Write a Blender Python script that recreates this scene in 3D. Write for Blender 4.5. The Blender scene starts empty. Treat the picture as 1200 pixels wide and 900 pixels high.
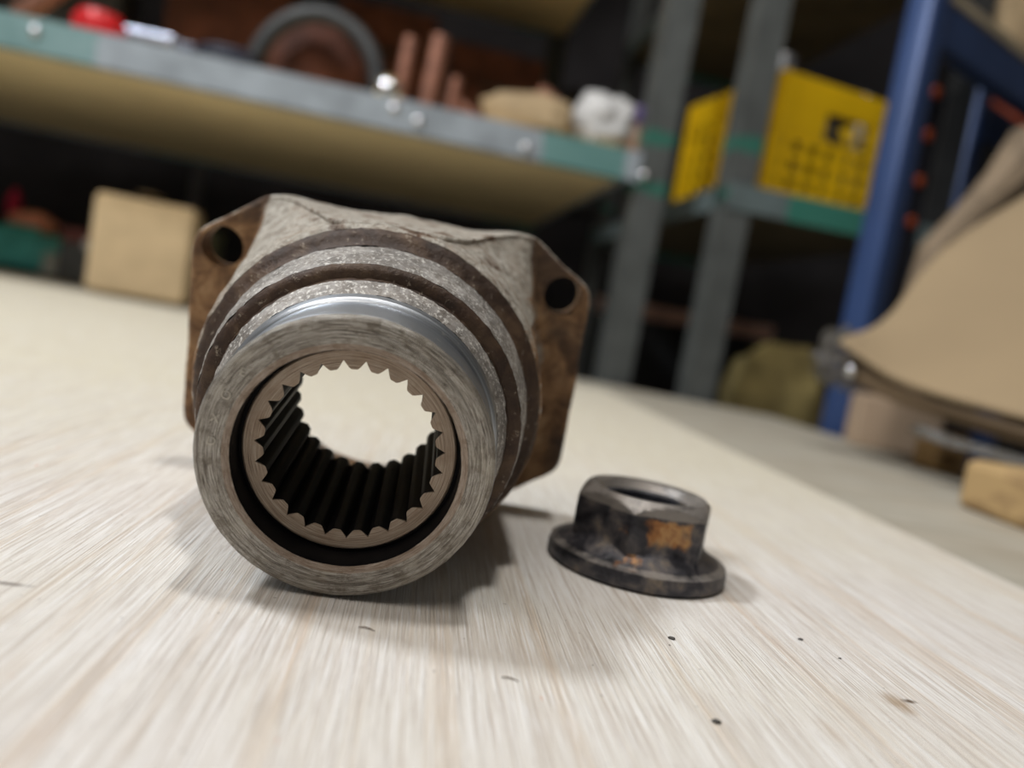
import bpy, bmesh, math, random
from mathutils import Vector, Matrix
random.seed(7)
C = bpy.context.scene.collection
S = 0.001                      # all lengths below are millimetres
PI = math.pi

# ------------------------------------------------------------------ camera
PITCH, ROLL, CAMH, FPX = 0.0792648, 0.17432, 57.883, 892.3
Fv = Vector((0, math.cos(PITCH), -math.sin(PITCH))); Rv = Vector((1, 0, 0)); Uv = Rv.cross(Fv)
cr, sr = math.cos(ROLL), math.sin(ROLL)
camd = bpy.data.cameras.new('camera'); cam = bpy.data.objects.new('camera', camd); C.objects.link(cam)
camR = Rv*cr + Uv*sr
camU = Uv*cr - Rv*sr
cam.matrix_world = Matrix(((camR.x, camU.x, -Fv.x, 0), (camR.y, camU.y, -Fv.y, 0), (camR.z, camU.z, -Fv.z, CAMH*S), (0, 0, 0, 1)))
camd.sensor_width = 36; camd.lens = 36*FPX/1200; camd.clip_start = 0.005; camd.clip_end = 50
camd.dof.use_dof = True; camd.dof.focus_distance = 0.150; camd.dof.aperture_fstop = 7.4
bpy.context.scene.camera = cam

# ------------------------------------------------------------------ view, world, lights
sc = bpy.context.scene
sc.view_settings.view_transform = 'Standard'; sc.view_settings.look = 'None'
sc.view_settings.exposure = 0.02; sc.view_settings.gamma = 1; sc.view_settings.use_curve_mapping = False
w = bpy.data.worlds.new('world'); sc.world = w; w.use_nodes = True
w.node_tree.nodes['Background'].inputs[0].default_value = (0.9, 0.95, 1, 1); w.node_tree.nodes['Background'].inputs[1].default_value = 0.15

def area(name, loc, target, sx, sy, power, col):
    l = bpy.data.lights.new(name, 'AREA'); l.shape = 'RECTANGLE'; l.size = sx; l.size_y = sy; l.energy = power; l.color = col
    o = bpy.data.objects.new(name, l); C.objects.link(o); o.location = loc
    o.rotation_euler = (Vector(target)-Vector(loc)).to_track_quat('-Z', 'Y').to_euler(); return o
area('lamp_over_bench', (0.0, 0.12, 1.5), (0, 0.12, 0), 0.12, 0.12, 8, (1.0, 0.97, 0.93))
area('lamp_left', (-0.95, 0.30, 1.25), (0, 0.2, 0), 0.16, 0.16, 13.5, (0.90, 0.95, 1.0))
area('room_fill_light', (-0.6, -0.4, 1.7), (0.0, 0.2, 0.0), 1.4, 1.4, 25, (1.0, 0.93, 0.86))  # broad area light added as ambient fill for the room

# ------------------------------------------------------------------ pixel helpers (set-out only: returns real points, mm)
def ray(px, py):
    a, b = px-600, py-450
    return Fv + Rv*((cr*a+sr*b)/FPX) - Uv*((-sr*a+cr*b)/FPX)
def PY(px, py, Y):
    d = ray(px, py); return Vector((0, 0, CAMH)) + d*(Y/d.y)
def PZ(px, py, z=0.):
    d = ray(px, py); return Vector((0, 0, CAMH)) + d*((z-CAMH)/d.z)

# ------------------------------------------------------------------ object helpers
def tag(o, label=None, cat=None, group=None, kind=None):
    if label: o['label'] = label
    if cat: o['category'] = cat
    if group: o['group'] = group
    if kind: o['kind'] = kind
    return o
def empty(name, loc=(0, 0, 0), rz=0, label=None, cat=None, group=None):
    o = bpy.data.objects.new(name, None); C.objects.link(o)
    o.location = Vector(loc)*S; o.rotation_euler = (0, 0, rz); o.empty_display_size = .02
    return tag(o, label, cat, group)
def obj(name, bm, m, parent=None, smooth=None, loc=None, rot=None):
    me = bpy.data.meshes.new(name)
    bmesh.ops.scale(bm, vec=(S, S, S), verts=bm.verts)
    bmesh.ops.recalc_face_normals(bm, faces=bm.faces)
    if smooth is not None:
        for f in bm.faces: f.smooth = True
        for e in bm.edges:
            if len(e.link_faces) == 2 and e.calc_face_angle(0) > math.radians(smooth): e.smooth = False
    bm.to_mesh(me); bm.free()
    o = bpy.data.objects.new(name, me); C.objects.link(o)
    if m: me.materials.append(m)
    if parent: o.parent = parent
    if loc is not None: o.location = Vector(loc)*S
    if rot is not None: o.rotation_euler = rot
    return o
def BM(): return bmesh.new()
def box(bm, x0, x1, y0, y1, z0, z1, bev=0, seg=2, M=None):
    r = bmesh.ops.create_cube(bm, size=1)
    T = Matrix.Translation(((x0+x1)/2, (y0+y1)/2, (z0+z1)/2)) @ Matrix.Diagonal((abs(x1-x0), abs(y1-y0), abs(z1-z0), 1))
    bmesh.ops.transform(bm, matrix=(M @ T) if M else T, verts=r['verts'])
    if bev:
        es = list({e for v in r['verts'] for e in v.link_edges})
        bmesh.ops.bevel(bm, geom=es, offset=bev, segments=seg, profile=.5, affect='EDGES')
    return bm
def tube(bm, pts, rad, n=10, cap=True):
    pts = [Vector(p) for p in pts]; rings = []
    rr = rad if isinstance(rad, (list, tuple)) else [rad]*len(pts)
    ref = Vector((0, 0, 1))
    for i, p in enumerate(pts):
        t = (pts[min(i+1, len(pts)-1)]-pts[max(i-1, 0)]).normalized()
        if abs(t.dot(ref)) > .95: ref = Vector((1, 0, 0)) if abs(t.x) < .9 else Vector((0, 1, 0))
        a = (ref-t*ref.dot(t)).normalized(); b = t.cross(a); ref = a
        rings.append([bm.verts.new(p+(a*math.cos(2*PI*k/n)+b*math.sin(2*PI*k/n))*rr[i]) for k in range(n)])
    for i in range(len(rings)-1):
        for k in range(n):
            bm.faces.new((rings[i][k], rings[i][(k+1) % n], rings[i+1][(k+1) % n], rings[i+1][k]))
    if cap:
        bm.faces.new(rings[0][::-1]); bm.faces.new(rings[-1])
    return bm
def lathe(bm, prof, n=24, c=(0, 0, 0), axis='z'):
    rings = []
    for (r, z) in prof:
        if r < 1e-6: rings.append([bm.verts.new((c[0], c[1], c[2]+z))])
        else: rings.append([bm.verts.new((c[0]+r*math.cos(2*PI*k/n), c[1]+r*math.sin(2*PI*k/n), c[2]+z)) for k in range(n)])
    for a, b in zip(rings, rings[1:]):
        for k in range(n):
            q = [a[k % len(a)], a[(k+1) % n % len(a)], b[(k+1) % n % len(b)], b[k % len(b)]]
            q = list(dict.fromkeys(q))
            if len(q) > 2:
                try: bm.faces.new(q)
                except ValueError: pass
    return bm
def lump(bm, c, r, seed=0, amp=.15, sub=3, sq=1.0, freq=2.2):
    from mathutils import noise
    g = bmesh.ops.create_icosphere(bm, subdivisions=sub, radius=1)
    for v in g['verts']:
        p = v.co.normalized(); k = 1+amp*noise.noise(p*freq+Vector((seed*3.1, seed, 0)))*2
        q = Vector([math.copysign(abs(t)**sq, t) for t in p])*k
        v.co = Vector(c)+Vector((q.x*r[0], q.y*r[1], q.z*r[2]))
    return bm

# ------------------------------------------------------------------ materials
class NT:
    def __init__(s, name):
        s.m = bpy.data.materials.new(name); s.m.use_nodes = True; s.t = s.m.node_tree; s.b = s.t.nodes['Principled BSDF']
    def n(s, typ, **kw):
        x = s.t.nodes.new('ShaderNode'+typ)
        for k, v in kw.items():
            if k in ('ins',):
                for a, b in v.items(): x.inputs[a].default_value = b
            else: setattr(x, k, v)
        return x
    def l(s, a, b): s.t.links.new(a, b)
    def val(s, v):
        x = s.n('Value'); x.outputs[0].default_value = v; return x.outputs[0]
    def math(s, op, a, b=None, c=None, clamp=False):
        x = s.n('Math', operation=op); x.use_clamp = clamp
        for i, q in enumerate((a, b, c)):
            if q is None: continue
            if isinstance(q, (int, float)): x.inputs[i].default_value = q
            else: s.l(q, x.inputs[i])
        return x.outputs[0]
    def noise(s, vec, scale, detail=4, rough=.55, dist=0):
        x = s.n('TexNoise', ins={'Scale': scale, 'Detail': detail, 'Roughness': rough, 'Distortion': dist}); s.l(vec, x.inputs['Vector']); return x.outputs[0]
    def map(s, vec, scale=(1, 1, 1), rot=(0, 0, 0), loc=(0, 0, 0)):
        x = s.n('Mapping'); x.inputs['Scale'].default_value = scale; x.inputs['Rotation'].default_value = rot; x.inputs['Location'].default_value = loc
        s.l(vec, x.inputs[0]); return x.outputs[0]
    def obj(s): return s.n('TexCoord').outputs['Object']
    def ramp(s, f, stops, interp='LINEAR'):
        x = s.n('ValToRGB'); e = x.color_ramp.elements; x.color_ramp.interpolation = interp
        while len(e) < len(stops): e.new(.5)
        for i, (p, c) in enumerate(stops):
            e[i].position = p; e[i].color = (c, c, c, 1) if isinstance(c, (int, float)) else (*c, 1)
        s.l(f, x.inputs[0]); return x.outputs[0]
    def mix(s, f, a, b, blend='MIX'):
        x = s.n('Mix', data_type='RGBA', blend_type=blend)
        for i, q in ((0, f), (6, a), (7, b)):
            if isinstance(q, (int, float)): x.inputs[i].default_value = q
            elif isinstance(q, tuple): x.inputs[i].default_value = (*q, 1)
            else: s.l(q, x.inputs[i])
        return x.outputs[2]
    def set(s, k, v):
        if isinstance(v, (int, float)): s.b.inputs[k].default_value = v
        elif isinstance(v, tuple): s.b.inputs[k].default_value = (*v, 1)
        else: s.l(v, s.b.inputs[k])
    def bump(s, h, dist=.0002, st=.5):
        x = s.n('Bump', ins={'Distance': dist, 'Strength': st}); s.l(h, x.inputs['Height']); s.l(x.outputs[0], s.b.inputs['Normal'])
MATS = {}
def plain(name, col, rough=.6, metal=0, var=.25, scale=30, **kw):
    if name in MATS: return MATS[name]
    t = NT(name); o = t.obj(); f = t.noise(o, scale, 3)
    c2 = tuple(c*(1-var) for c in col); c1 = tuple(min(1, c*(1+var)) for c in col)
    t.set('Base Color', t.mix(t.ramp(f, [(.35, 0.), (.65, 1.)]), c2, c1)); t.set('Roughness', rough); t.set('Metallic', metal)
    for k, v in kw.items(): t.set(k.replace('_', ' '), v)
    MATS[name] = t.m; return t.m

def polar(t):
    """object coords -> (unit direction * k, radius mm, depth mm) for parts turned about local z"""
    o = t.obj(); sx = t.n('SeparateXYZ'); t.l(o, sx.inputs[0])
    cx = t.n('CombineXYZ'); t.l(sx.outputs[0], cx.inputs[0]); t.l(sx.outputs[1], cx.inputs[1])
    ln = t.n('VectorMath', operation='LENGTH'); t.l(cx.outputs[0], ln.inputs[0])
    nr = t.n('VectorMath', operation='NORMALIZE'); t.l(cx.outputs[0], nr.inputs[0])
    rm = t.math('MULTIPLY', ln.outputs['Value'], 1000.)
    zm = t.math('MULTIPLY', sx.outputs[2], 1000.)
    sn = t.n('SeparateXYZ'); t.l(nr.outputs[0], sn.inputs[0])
    return o, sn.outputs[0], sn.outputs[1], rm, zm
def vec3(t, a, b, c):
    x = t.n('CombineXYZ')
    for i, q in enumerate((a, b, c)):
        if isinstance(q, (int, float)): x.inputs[i].default_value = q
        else: t.l(q, x.inputs[i])
    return x.outputs[0]

def mat_turned():
    """worn machined steel: concentric scratches, grime speckle"""
    t = NT('worn_turned_steel'); o, cx, cy, r, z = polar(t)
    rz = t.math('ADD', r, z)
    v = vec3(t, t.math('MULTIPLY', cx, 1.6), t.math('MULTIPLY', cy, 1.6), t.math('MULTIPLY', rz, 1.6))
    scr = t.noise(v, 2.0, 6, .7)
    v2 = vec3(t, t.math('MULTIPLY', cx, 4.), t.math('MULTIPLY', cy, 4.), t.math('MULTIPLY', rz, 5.))
    fine = t.noise(v2, 1.5, 5, .7)
    sp = t.noise(o, 260, 6, .75)
    big = t.noise(o, 90, 3)
    base = t.ramp(scr, [(.36, (.07, .06, .05)), (.44, (.23, .205, .175)), (.51, (.34, .315, .275)), (.57, (.48, .46, .42)), (.64, (.17, .15, .13))])
    base = t.mix(t.ramp(fine, [(.56, 0.), (.64, .85)]), base, (.09, .075, .06))
    base = t.mix(t.ramp(sp, [(.52, 0.), (.6, .8)]), base, (.17, .145, .115))
    base = t.mix(t.ramp(big, [(.5, 0.), (.75, .55)]), base, (.50, .46, .38))
    v3 = vec3(t, t.math('MULTIPLY', cx, 5.), t.math('MULTIPLY', cy, 5.), t.math('MULTIPLY', rz, 9.))
    s3 = t.noise(v3, 1.3, 4, .65)
    base = t.mix(t.ramp(s3, [(.38, .9), (.44, 0.)]), base, (.06, .05, .04))
    base = t.mix(t.ramp(s3, [(.56, 0.), (.63, .6)]), base, (.62, .60, .56))
    rim = t.math('LESS_THAN', r, 22.25); base = t.mix(t.math('MULTIPLY', rim, .55), base, (.30, .21, .15))
    t.set('Base Color', base); t.set('Metallic', .55); t.set('Roughness', t.ramp(sp, [(.3, .34), (.7, .6)]))
    t.bump(t.math('ADD', t.math('MULTIPLY', scr, 1.), t.math('MULTIPLY', fine, .8)), .00025, .6); return t.m
def mat_journal():
    t = NT('polished_steel_journal'); o, cx, cy, r, z = polar(t)
    v = vec3(t, t.math('MULTIPLY', cx, .5), t.math('MULTIPLY', cy, .5), t.math('MULTIPLY', z, 3.))
    f = t.noise(v, 1.5, 6, .7); g = t.noise(o, 500, 4, .7)
    c = t.ramp(f, [(.3, (.30, .32, .35)), (.6, (.50, .53, .57)), (.8, (.38, .40, .43))])
    c = t.mix(t.ramp(g, [(.62, 0.), (.72, .7)]), c, (.72, .72, .70))
    t.set('Base Color', c); t.set('Metallic', 1.0); t.set('Roughness', t.ramp(f, [(.3, .33), (.7, .45)]))
    t.bump(f, .00008, .5); return t.m
def mat_rust(name, a, b, c, bright=None, th=.6, rough=.75, scale=110, metal=.2, bump=.0005):
    t = NT(name); o = t.obj(); f = t.noise(o, scale, 6, .65, .4); g = t.noise(o, scale*3.5, 5, .7); k = t.noise(o, scale*.4, 3, .5)
    col = t.ramp(f, [(.28, a), (.47, b), (.68, c)])
    col = t.mix(t.ramp(k, [(.4, 0.), (.62, .6)]), col, tuple(x*.35 for x in b))
    if bright: col = t.mix(t.ramp(g, [(th-.08, 0.), (th+.03, 1.)]), col, bright)
    t.set('Base Color', col); t.set('Metallic', metal); t.set('Roughness', rough)
    t.bump(t.math('ADD', f, t.math('MULTIPLY', g, .6)), bump, .8); return t.m
def mat_plywood():
    t = NT('whitewashed_plywood'); o = t.obj()
    m = t.map(o, (520, 5.0, 1))
    f = t.noise(m, 1.0, 6, .7)                       # fine grain
    m2 = t.map(o, (150, 2.2, 1), loc=(3, 1, 0)); g = t.noise(m2, 1.0, 4, .6, .3)   # broad streaks
    m3 = t.map(o, (1300, 14, 1)); h = t.noise(m3, 1.0, 3, .6)
    k = t.noise(o, 9, 3)
    col = t.ramp(g, [(.28, (.62, .49, .39)), (.38, (.70, .62, .54)), (.47, (.745, .71, .67)), (.7, (.79, .765, .74))])
    col = t.mix(t.ramp(f, [(.34, .9), (.48, 0.)]), col, (.58, .51, .45))
    col = t.mix(t.ramp(h, [(.58, 0.), (.68, .45)]), col, (.83, .82, .80))
    col = t.mix(t.ramp(h, [(.36, .6), (.44, 0.)]), col, (.47, .41, .36))
    col = t.mix(t.ramp(k, [(.4, 0.), (.65, .35)]), col, (.70, .66, .52))
    # far part of the board is yellower
    sx = t.n('SeparateXYZ'); t.l(o, sx.inputs[0])
    yy = t.ramp(t.math('MULTIPLY', sx.outputs[1], 2.5), [(.45, 0.), (1., .8)])
    col = t.mix(yy, col, (.72, .665, .50))
    # fibrous sanded surface: short fine light and dark fibres
    u1 = t.noise(t.map(o, (2300, 32, 1), loc=(1, 7, 0)), 1.0, 3, .65); u2 = t.noise(t.map(o, (1150, 60, 1), loc=(5, 2, 0)), 1.0, 4, .7)
    col = t.mix(t.ramp(u1, [(.36, .75), (.47, 0.)]), col, (.50, .44, .385))
    col = t.mix(t.ramp(u1, [(.54, 0.), (.64, .7)]), col, (.86, .855, .85))
    col = t.mix(t.ramp(u2, [(.38, .5), (.46, 0.)]), col, (.56, .50, .45))
    col = t.mix(t.ramp(u2, [(.56, 0.), (.66, .5)]), col, (.84, .83, .83))
    # small grain pores and ginger flecks
    w1 = t.noise(t.map(o, (420, 90, 1)), 1., 2); col = t.mix(t.ramp(w1, [(.745, 0.), (.78, .8)]), col, (.60, .22, .10))
    w2 = t.noise(t.map(o, (300, 300, 1), loc=(9, 3, 0)), 1., 2); col = t.mix(t.ramp(w2, [(.76, 0.), (.80, .8)]), col, (.16, .14, .13))
    w3 = t.noise(t.map(o, (650, 650, 1), loc=(2, 8, 0)), 1., 2); col = t.mix(t.ramp(w3, [(.735, 0.), (.76, .75)]), col, (.14, .12, .11))
    # oval brown stain near the right
    for (x, y, rx, ry, st, cc) in STAINS:
        dx = t.math('DIVIDE', t.math('SUBTRACT', sx.outputs[0], x), rx); dy = t.math('DIVIDE', t.math('SUBTRACT', sx.outputs[1], y), ry)
        d = t.math('SQRT', t.math('ADD', t.math('POWER', t.math('ABSOLUTE', dx), 2.), t.math('POWER', t.math('ABSOLUTE', dy), 2.)))
        d = t.math('ADD', d, t.math('MULTIPLY', t.noise(t.map(o, (900, 250, 1)), 1., 4), .9))
        col = t.mix(t.ramp(d, [(.75, st), (1.0, 0.)]) if False else t.ramp(t.math('MULTIPLY', d, .5), [(.35, st), (.72, 0.)]), col, cc)
    t.set('Base Color', col); t.set('Roughness', .62); t.set('Specular IOR Level', .35)
    t.bump(t.math('ADD', f, t.math('MULTIPLY', t.math('ADD', u1, u2), .8)), .0005, .7); return t.m

GRAIN = math.radians(7)         # the board's grain runs a little left of the view
cg, sg = math.cos(GRAIN), math.sin(GRAIN)
def loc_on_board(px, py):       # board object coords (metres) of a marked spot
    p = PZ(px, py, 0); return ((p.x*cg+p.y*sg)*S, (-p.x*sg+p.y*cg)*S)
STAINS = []
for (px, py, rx, ry, st, cc) in ((1052, 824, .0032, .0055, .75, (.36, .25, .15)), (975, 858, .002, .006, .35, (.5, .38, .27)),
                                 (10, 684, .0045, .0012, .8, (.22, .19, .17)), (1066, 822, .0022, .0011, .95, (.12, .08, .05))):
    x, y = loc_on_board(px, py); STAINS.append((x, y, rx, ry, st, cc))

# ------------------------------------------------------------------ the room
FLOOR = -900
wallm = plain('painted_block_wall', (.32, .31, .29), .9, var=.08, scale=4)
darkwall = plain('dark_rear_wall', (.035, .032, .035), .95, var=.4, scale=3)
def struct(name, x0, x1, y0, y1, z0, z1, m):
    o = obj(name, box(BM(), x0, x1, y0, y1, z0, z1), m); return tag(o, kind='structure')
struct('floor', -2300, 2300, -1800, 2700, FLOOR-60, FLOOR, plain('concrete_floor', (.25, .24, .23), .85, var=.15, scale=6))
struct('ceiling', -2300, 2300, -1800, 2700, 1750, 1800, plain('ceiling_board', (.5, .49, .47), .9, var=.05, scale=4))
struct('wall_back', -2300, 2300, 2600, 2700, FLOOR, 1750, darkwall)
struct('wall_front', -2300, 2300, -1800, -1700, FLOOR, 1750, wallm)
struct('wall_left', -2300, -2200, -1700, 2600, FLOOR, 1750, wallm)
struct('wall_right', 2200, 2300, -1700, 2600, FLOOR, 1750, wallm)

# ------------------------------------------------------------------ workbench and loose board
SHEET = 4.0
benchm = NT('grey_plywood_bench'); _o = benchm.obj()
_f = benchm.noise(benchm.map(_o, (14, 60, 1)), 1, 5, .6); _g = benchm.noise(_o, 14, 4)
_c = benchm.ramp(_f, [(.3, (.36, .33, .27)), (.55, (.45, .42, .35)), (.75, (.50, .47, .41))])
benchm.set('Base Color', benchm.mix(benchm.ramp(_g, [(.45, 0.), (.7, .5)]), _c, (.34, .28, .20))); benchm.set('Roughness', .7); benchm = benchm.m
def prism(bm, poly, z0, z1):
    lo = [bm.verts.new((x, y, z0)) for x, y in poly]; hi = [bm.verts.new((x, y, z1)) for x, y in poly]
    bm.faces.new(lo[::-1]); bm.faces.new(hi)
    for i in range(len(poly)):
        j = (i+1) % len(poly); bm.faces.new((lo[i], lo[j], hi[j], hi[i]))
    return bm
def flat(px, py, z=0): p = PZ(px, py, z); return (p.x, p.y)
bench = empty('workbench', (-300, 300, FLOOR), 0, 'large plywood-topped workbench carrying the steel parts, its bare grey strip showing at right', 'workbench')
def onroot(o, root):
    o.location = Vector(o.location)-Vector(root.location) if root.rotation_euler.z == 0 else o.location; return o
A = flat(0, 316, -SHEET); B = flat(710, 450, -SHEET); B2 = flat(905, 488, -SHEET); B3 = flat(1000, 521, -SHEET)
top = [(-1000, -250), (430, -250), (430, 500), (B3[0]+25, B3[1]-20), B2, B, A, (-1000, A[1]+30)]
o = obj('bench_top', prism(BM(), top, -SHEET-28, -SHEET), benchm, bench); onroot(o, bench)
legm = plain('bench_leg_timber', (.30, .22, .14), .8, scale=12)
for (x, y) in ((-940, -190), (370, -190), (240, 780), (-940, 1080)):
    onroot(obj('leg', box(BM(), x-35, x+35, y-35, y+35, FLOOR, -SHEET-28, 3), legm, bench), bench)
onroot(obj('apron', box(BM(), -905, 335, -210, -185, -130, -SHEET-28, 2), legm, bench), bench)
# loose plywood sheet, grain along its long side
e1 = PZ(754, 479, 0); e2 = PZ(1158, 671, 0); dd = (e1-e2); dd.z = 0; dd.normalize()
near = e2-dd*420; 
farL = PZ(0, 323, 0); farR = PZ(690, 452, 0)
# far end of the sheet: straight line a little in front of the bench's rear edge
fl = Vector((-985, farL.y+25)); tt = (farR.y-30-e1.y)/dd.y; fr = e1+dd*tt
poly = [(-985, -230), (near.x, max(near.y, -230)), (fr.x, fr.y), (fl.x, fl.y)]
plywood = mat_plywood()
bm = prism(BM(), [(x*cg+y*sg, -x*sg+y*cg) for x, y in poly], -SHEET, 0)
sheet = obj('plywood_sheet', bm, plywood); sheet.rotation_euler = (0, 0, GRAIN)
tag(sheet, 'pale whitewashed plywood sheet with streaky grain lying under the steel flange and nut', 'board')

# ------------------------------------------------------------------ the drive flange (turned about local z, depth z = s)
Aax = Vector((-0.1170487, 0.98056626, 0.15744653)); Uax = Vector((0.99302255, 0.11326624, 0.03281715)); Vax = Vector((-0.01434601, -0.16018916, 0.98698208))
Og = Vector((-27.29389847, 136.97403579, 27.45))
hub = empty('drive_flange', (0, 0, 0), 0, 'rusty steel splined drive flange lying on its side, worn round hub end toward the viewer', 'machine part')
MW = Matrix(((Uax.x, Vax.x, Aax.x, Og.x*S), (Uax.y, Vax.y, Aax.y, Og.y*S), (Uax.z, Vax.z, Aax.z, Og.z*S), (0, 0, 0, 1)))
# local axes u, v, a are left-handed or right-handed: make it proper by mirroring u when needed
HAND = 1 if MW.to_3x3().determinant() > 0 else -1
if HAND < 0:
    for i in range(3): MW[i][0] = -MW[i][0]
hub.matrix_world = MW
NS = 27; NPT = 16; N = NS*NPT
W, HH, CX, CY, L, T = 57.0, 40.8, 19.8, 12.6, 88.0, 9.0
from mathutils import noise as mn
def Roct(ph):
    c, s = math.cos(ph), math.sin(ph)
    k = math.hypot(CX, CY); nx, ny = CY/k, CX/k; hc = (W*nx + (HH-CY)*ny)
    q = [abs(c)/W, abs(s)/HH, (abs(c)*nx+abs(s)*ny)/hc]
    r = sum(x**44 for x in q)**(-1/44)
    # rough forged outline
    u, v = r*c*HAND, r*s
    if s > .3:
        r += 1.5*math.exp(-((u+34)/8)**2) + .9*math.exp(-((u-35)/7)**2) - 1.1*math.exp(-((u-19)/7)**2) - .5*math.exp(-((u+14)/6)**2)
    return r
def sst(a, b, x):
    t = min(1, max(0, (x-a)/(b-a))); return t*t*(3-2*t)
def ringmesh(bm, rings, close=False):
    vs = [[bm.verts.new(p) for p in r] for r in rings]
    for a, b in zip(vs, vs[1:]+(vs[:1] if close else [])):
        for k in range(N):
            j = (k+1) % N; bm.faces.new((a[k], a[j], b[j], b[k]))
    return bm
def circ(r, s, f=None):
    out = []
    for k in range(N):
        ph = 2*PI*k/N; rr = r(ph) if callable(r) else r; ss = s(ph) if callable(s) else s
        out.append(Vector((rr*math.cos(ph), rr*math.sin(ph), ss)))
    return out
def rough(rings, amp, fr, seed):
    out = []
    for r in rings:
        q = []
        for p in r:
            d = mn.noise(p*fr+Vector((seed, 0, 0)))*amp + mn.noise(p*fr*3+Vector((seed, 5, 0)))*amp*.4
            n = Vector((p.x, p.y, 0)).normalized(); q.append(p+n*d+Vector((0, 0, d*.3)))
        out.append(q)
    return out
turned = mat_turned(); journal = mat_journal()
# hub end: face, counterbore wall and outer chamfer
P1 = [(21.0, .55), (21.25, .4), (22.2, .05), (22.35, 0), (24.6, 0), (24.75, .1), (24.95, .02), (26.3, 0), (26.75, .12), (27.15, .5), (27.4, 1.0)]
o = obj('hub_face', ringmesh(BM(), rough([circ(r, s) for r, s in P1], .10, .5, 2)), turned, hub, smooth=35)
P2 = [(27.4, 1.0), (27.5, 1.3), (27.35, 1.8), (27.3, 6), (27.25, 13.5), (27.5, 14.2), (27.9, 14.5), (27.9, 15.3), (28.3, 15.7), (28.7, 17.2)]
obj('seal_journal', ringmesh(BM(), [circ(r, s) for r, s in P2]), journal, hub, smooth=30)
dusty = mat_rust('dusty_bright_steel', (.15, .125, .10), (.31, .285, .26), (.46, .44, .42), (.66, .64, .60), .60, .6, 320, .35, .0004)
brownr = mat_rust('dark_brown_rust', (.022, .013, .009), (.06, .032, .019), (.13, .08, .045), (.32, .27, .21), .68, .6, 150, .25, .0006)
P3 = [(28.7, 17.2), (29.3, 17.9), (30.2, 19.8), (30.8, 21.2)]
obj('shoulder_cone', ringmesh(BM(), rough([circ(r, s) for r, s in P3], .22, .5, 5)), dusty, hub, smooth=40)
P4 = [(30.8, 21.2), (31.2, 22.0), (32.4, 22.0), (33.4, 22.4), (34.0, 23.2)]
obj('shoulder_face', ringmesh(BM(), rough([circ(r, s) for r, s in P4], .25, .45, 9)), brownr, hub, smooth=40)
P5 = [(34.0, 23.2), (34.4, 24.3), (34.7, 26.5), (35.2, 28), (35.5, 31), (36.1, 34), (36.4, 36.0)]
obj('collar', ringmesh(BM(), rough([circ(r, s) for r, s in P5], .22, .3, 12)), dusty, hub, smooth=40)
P6 = [(36.4, 36.0), (37.1, 37.4), (38.4, 38.2), (39.3, 38.9), (39.9, 40.2)]
obj('collar_step', ringmesh(BM(), rough([circ(r, s) for r, s in P6], .35, .35, 15)), brownr, hub, smooth=40)
# faint stamped characters on the left of the hub face
markm = plain('stamped_bright', (.46, .43, .37), .5, .3, .2, 300)
for ch, u_, v_ in (('D', -24.0, 1.2), ('X', -23.6, 5.6), ('O', -22.0, 10.0), ('E', -19.4, 14.6)):
    fc = bpy.data.curves.new('stamp', 'FONT'); fc.body = ch; fc.size = 2.3*S; fc.extrude = .03*S; fc.align_x = 'CENTER'; fc.align_y = 'CENTER'
    fo = bpy.data.objects.new('stamp', fc); C.objects.link(fo); bpy.context.view_layer.update()
    me = bpy.data.meshes.new_from_object(fo.evaluated_get(bpy.context.evaluated_depsgraph_get())); bpy.data.objects.remove(fo)
    mo = bpy.data.objects.new('stamped_mark', me); C.objects.link(mo); me.materials.clear(); me.materials.append(markm)
    mo.parent = hub; th_ = math.radians(-12)
    cu = Vector((HAND*math.cos(th_), math.sin(th_), 0)); cv_ = Vector((-HAND*math.sin(th_), math.cos(th_), 0)); cw_ = Vector((0, 0, -1))
    mo.matrix_local = Matrix(((cu.x, cv_.x, cw_.x, HAND*u_*S), (cu.y, cv_.y, cw_.y, v_*S), (0, 0, -1, -.13*S), (0, 0, 0, 1)))
# flared casting and plate as one field of rings
castm = NT('forged_flange_skin')
_o = castm.obj(); _s = castm.n('SeparateXYZ'); castm.l(_o, _s.inputs[0])
_f = castm.noise(_o, 120, 6, .65, .5); _g = castm.noise(_o, 420, 5, .7); _k = castm.noise(_o, 50, 4, .6)
_rust = castm.ramp(_f, [(.3, (.05, .026, .014)), (.43, (.16, .085, .04)), (.55, (.33, .19, .09)), (.7, (.50, .33, .18))])
_rust = castm.mix(castm.ramp(_k, [(.46, 0.), (.62, .8)]), _rust, (.07, .045, .032))
_white = castm.ramp(_g, [(.3, (.16, .135, .11)), (.48, (.37, .34, .29)), (.7, (.60, .575, .52))])
_white = castm.mix(castm.ramp(_f, [(.5, 0.), (.7, .55)]), _white, (.30, .22, .16))
_att = castm.n('Attribute'); _att.attribute_name = 'bare'
_m = castm.math('ADD', _att.outputs['Fac'], castm.math('MULTIPLY', castm.math('SUBTRACT', _f, .5), 2.3))
_c = castm.mix(castm.ramp(_m, [(.40, 0.), (.62, 1.)]), _rust, _white)
castm.set('Base Color', _c); castm.set('Metallic', .15); castm.set('Roughness', .7)
castm.bump(castm.math('ADD', _f, castm.math('MULTIPLY', _g, .8)), .0012, 1.)
def s1(ph):
    side = math.atan2(math.sin(ph), abs(math.cos(ph)))
    return 42.5 + 11*math.exp(-((side+.02)/.20)**2)
rings = [circ(39.9, 40.2), circ(40.6, 41.2), circ(41.0, s1)]
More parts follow.
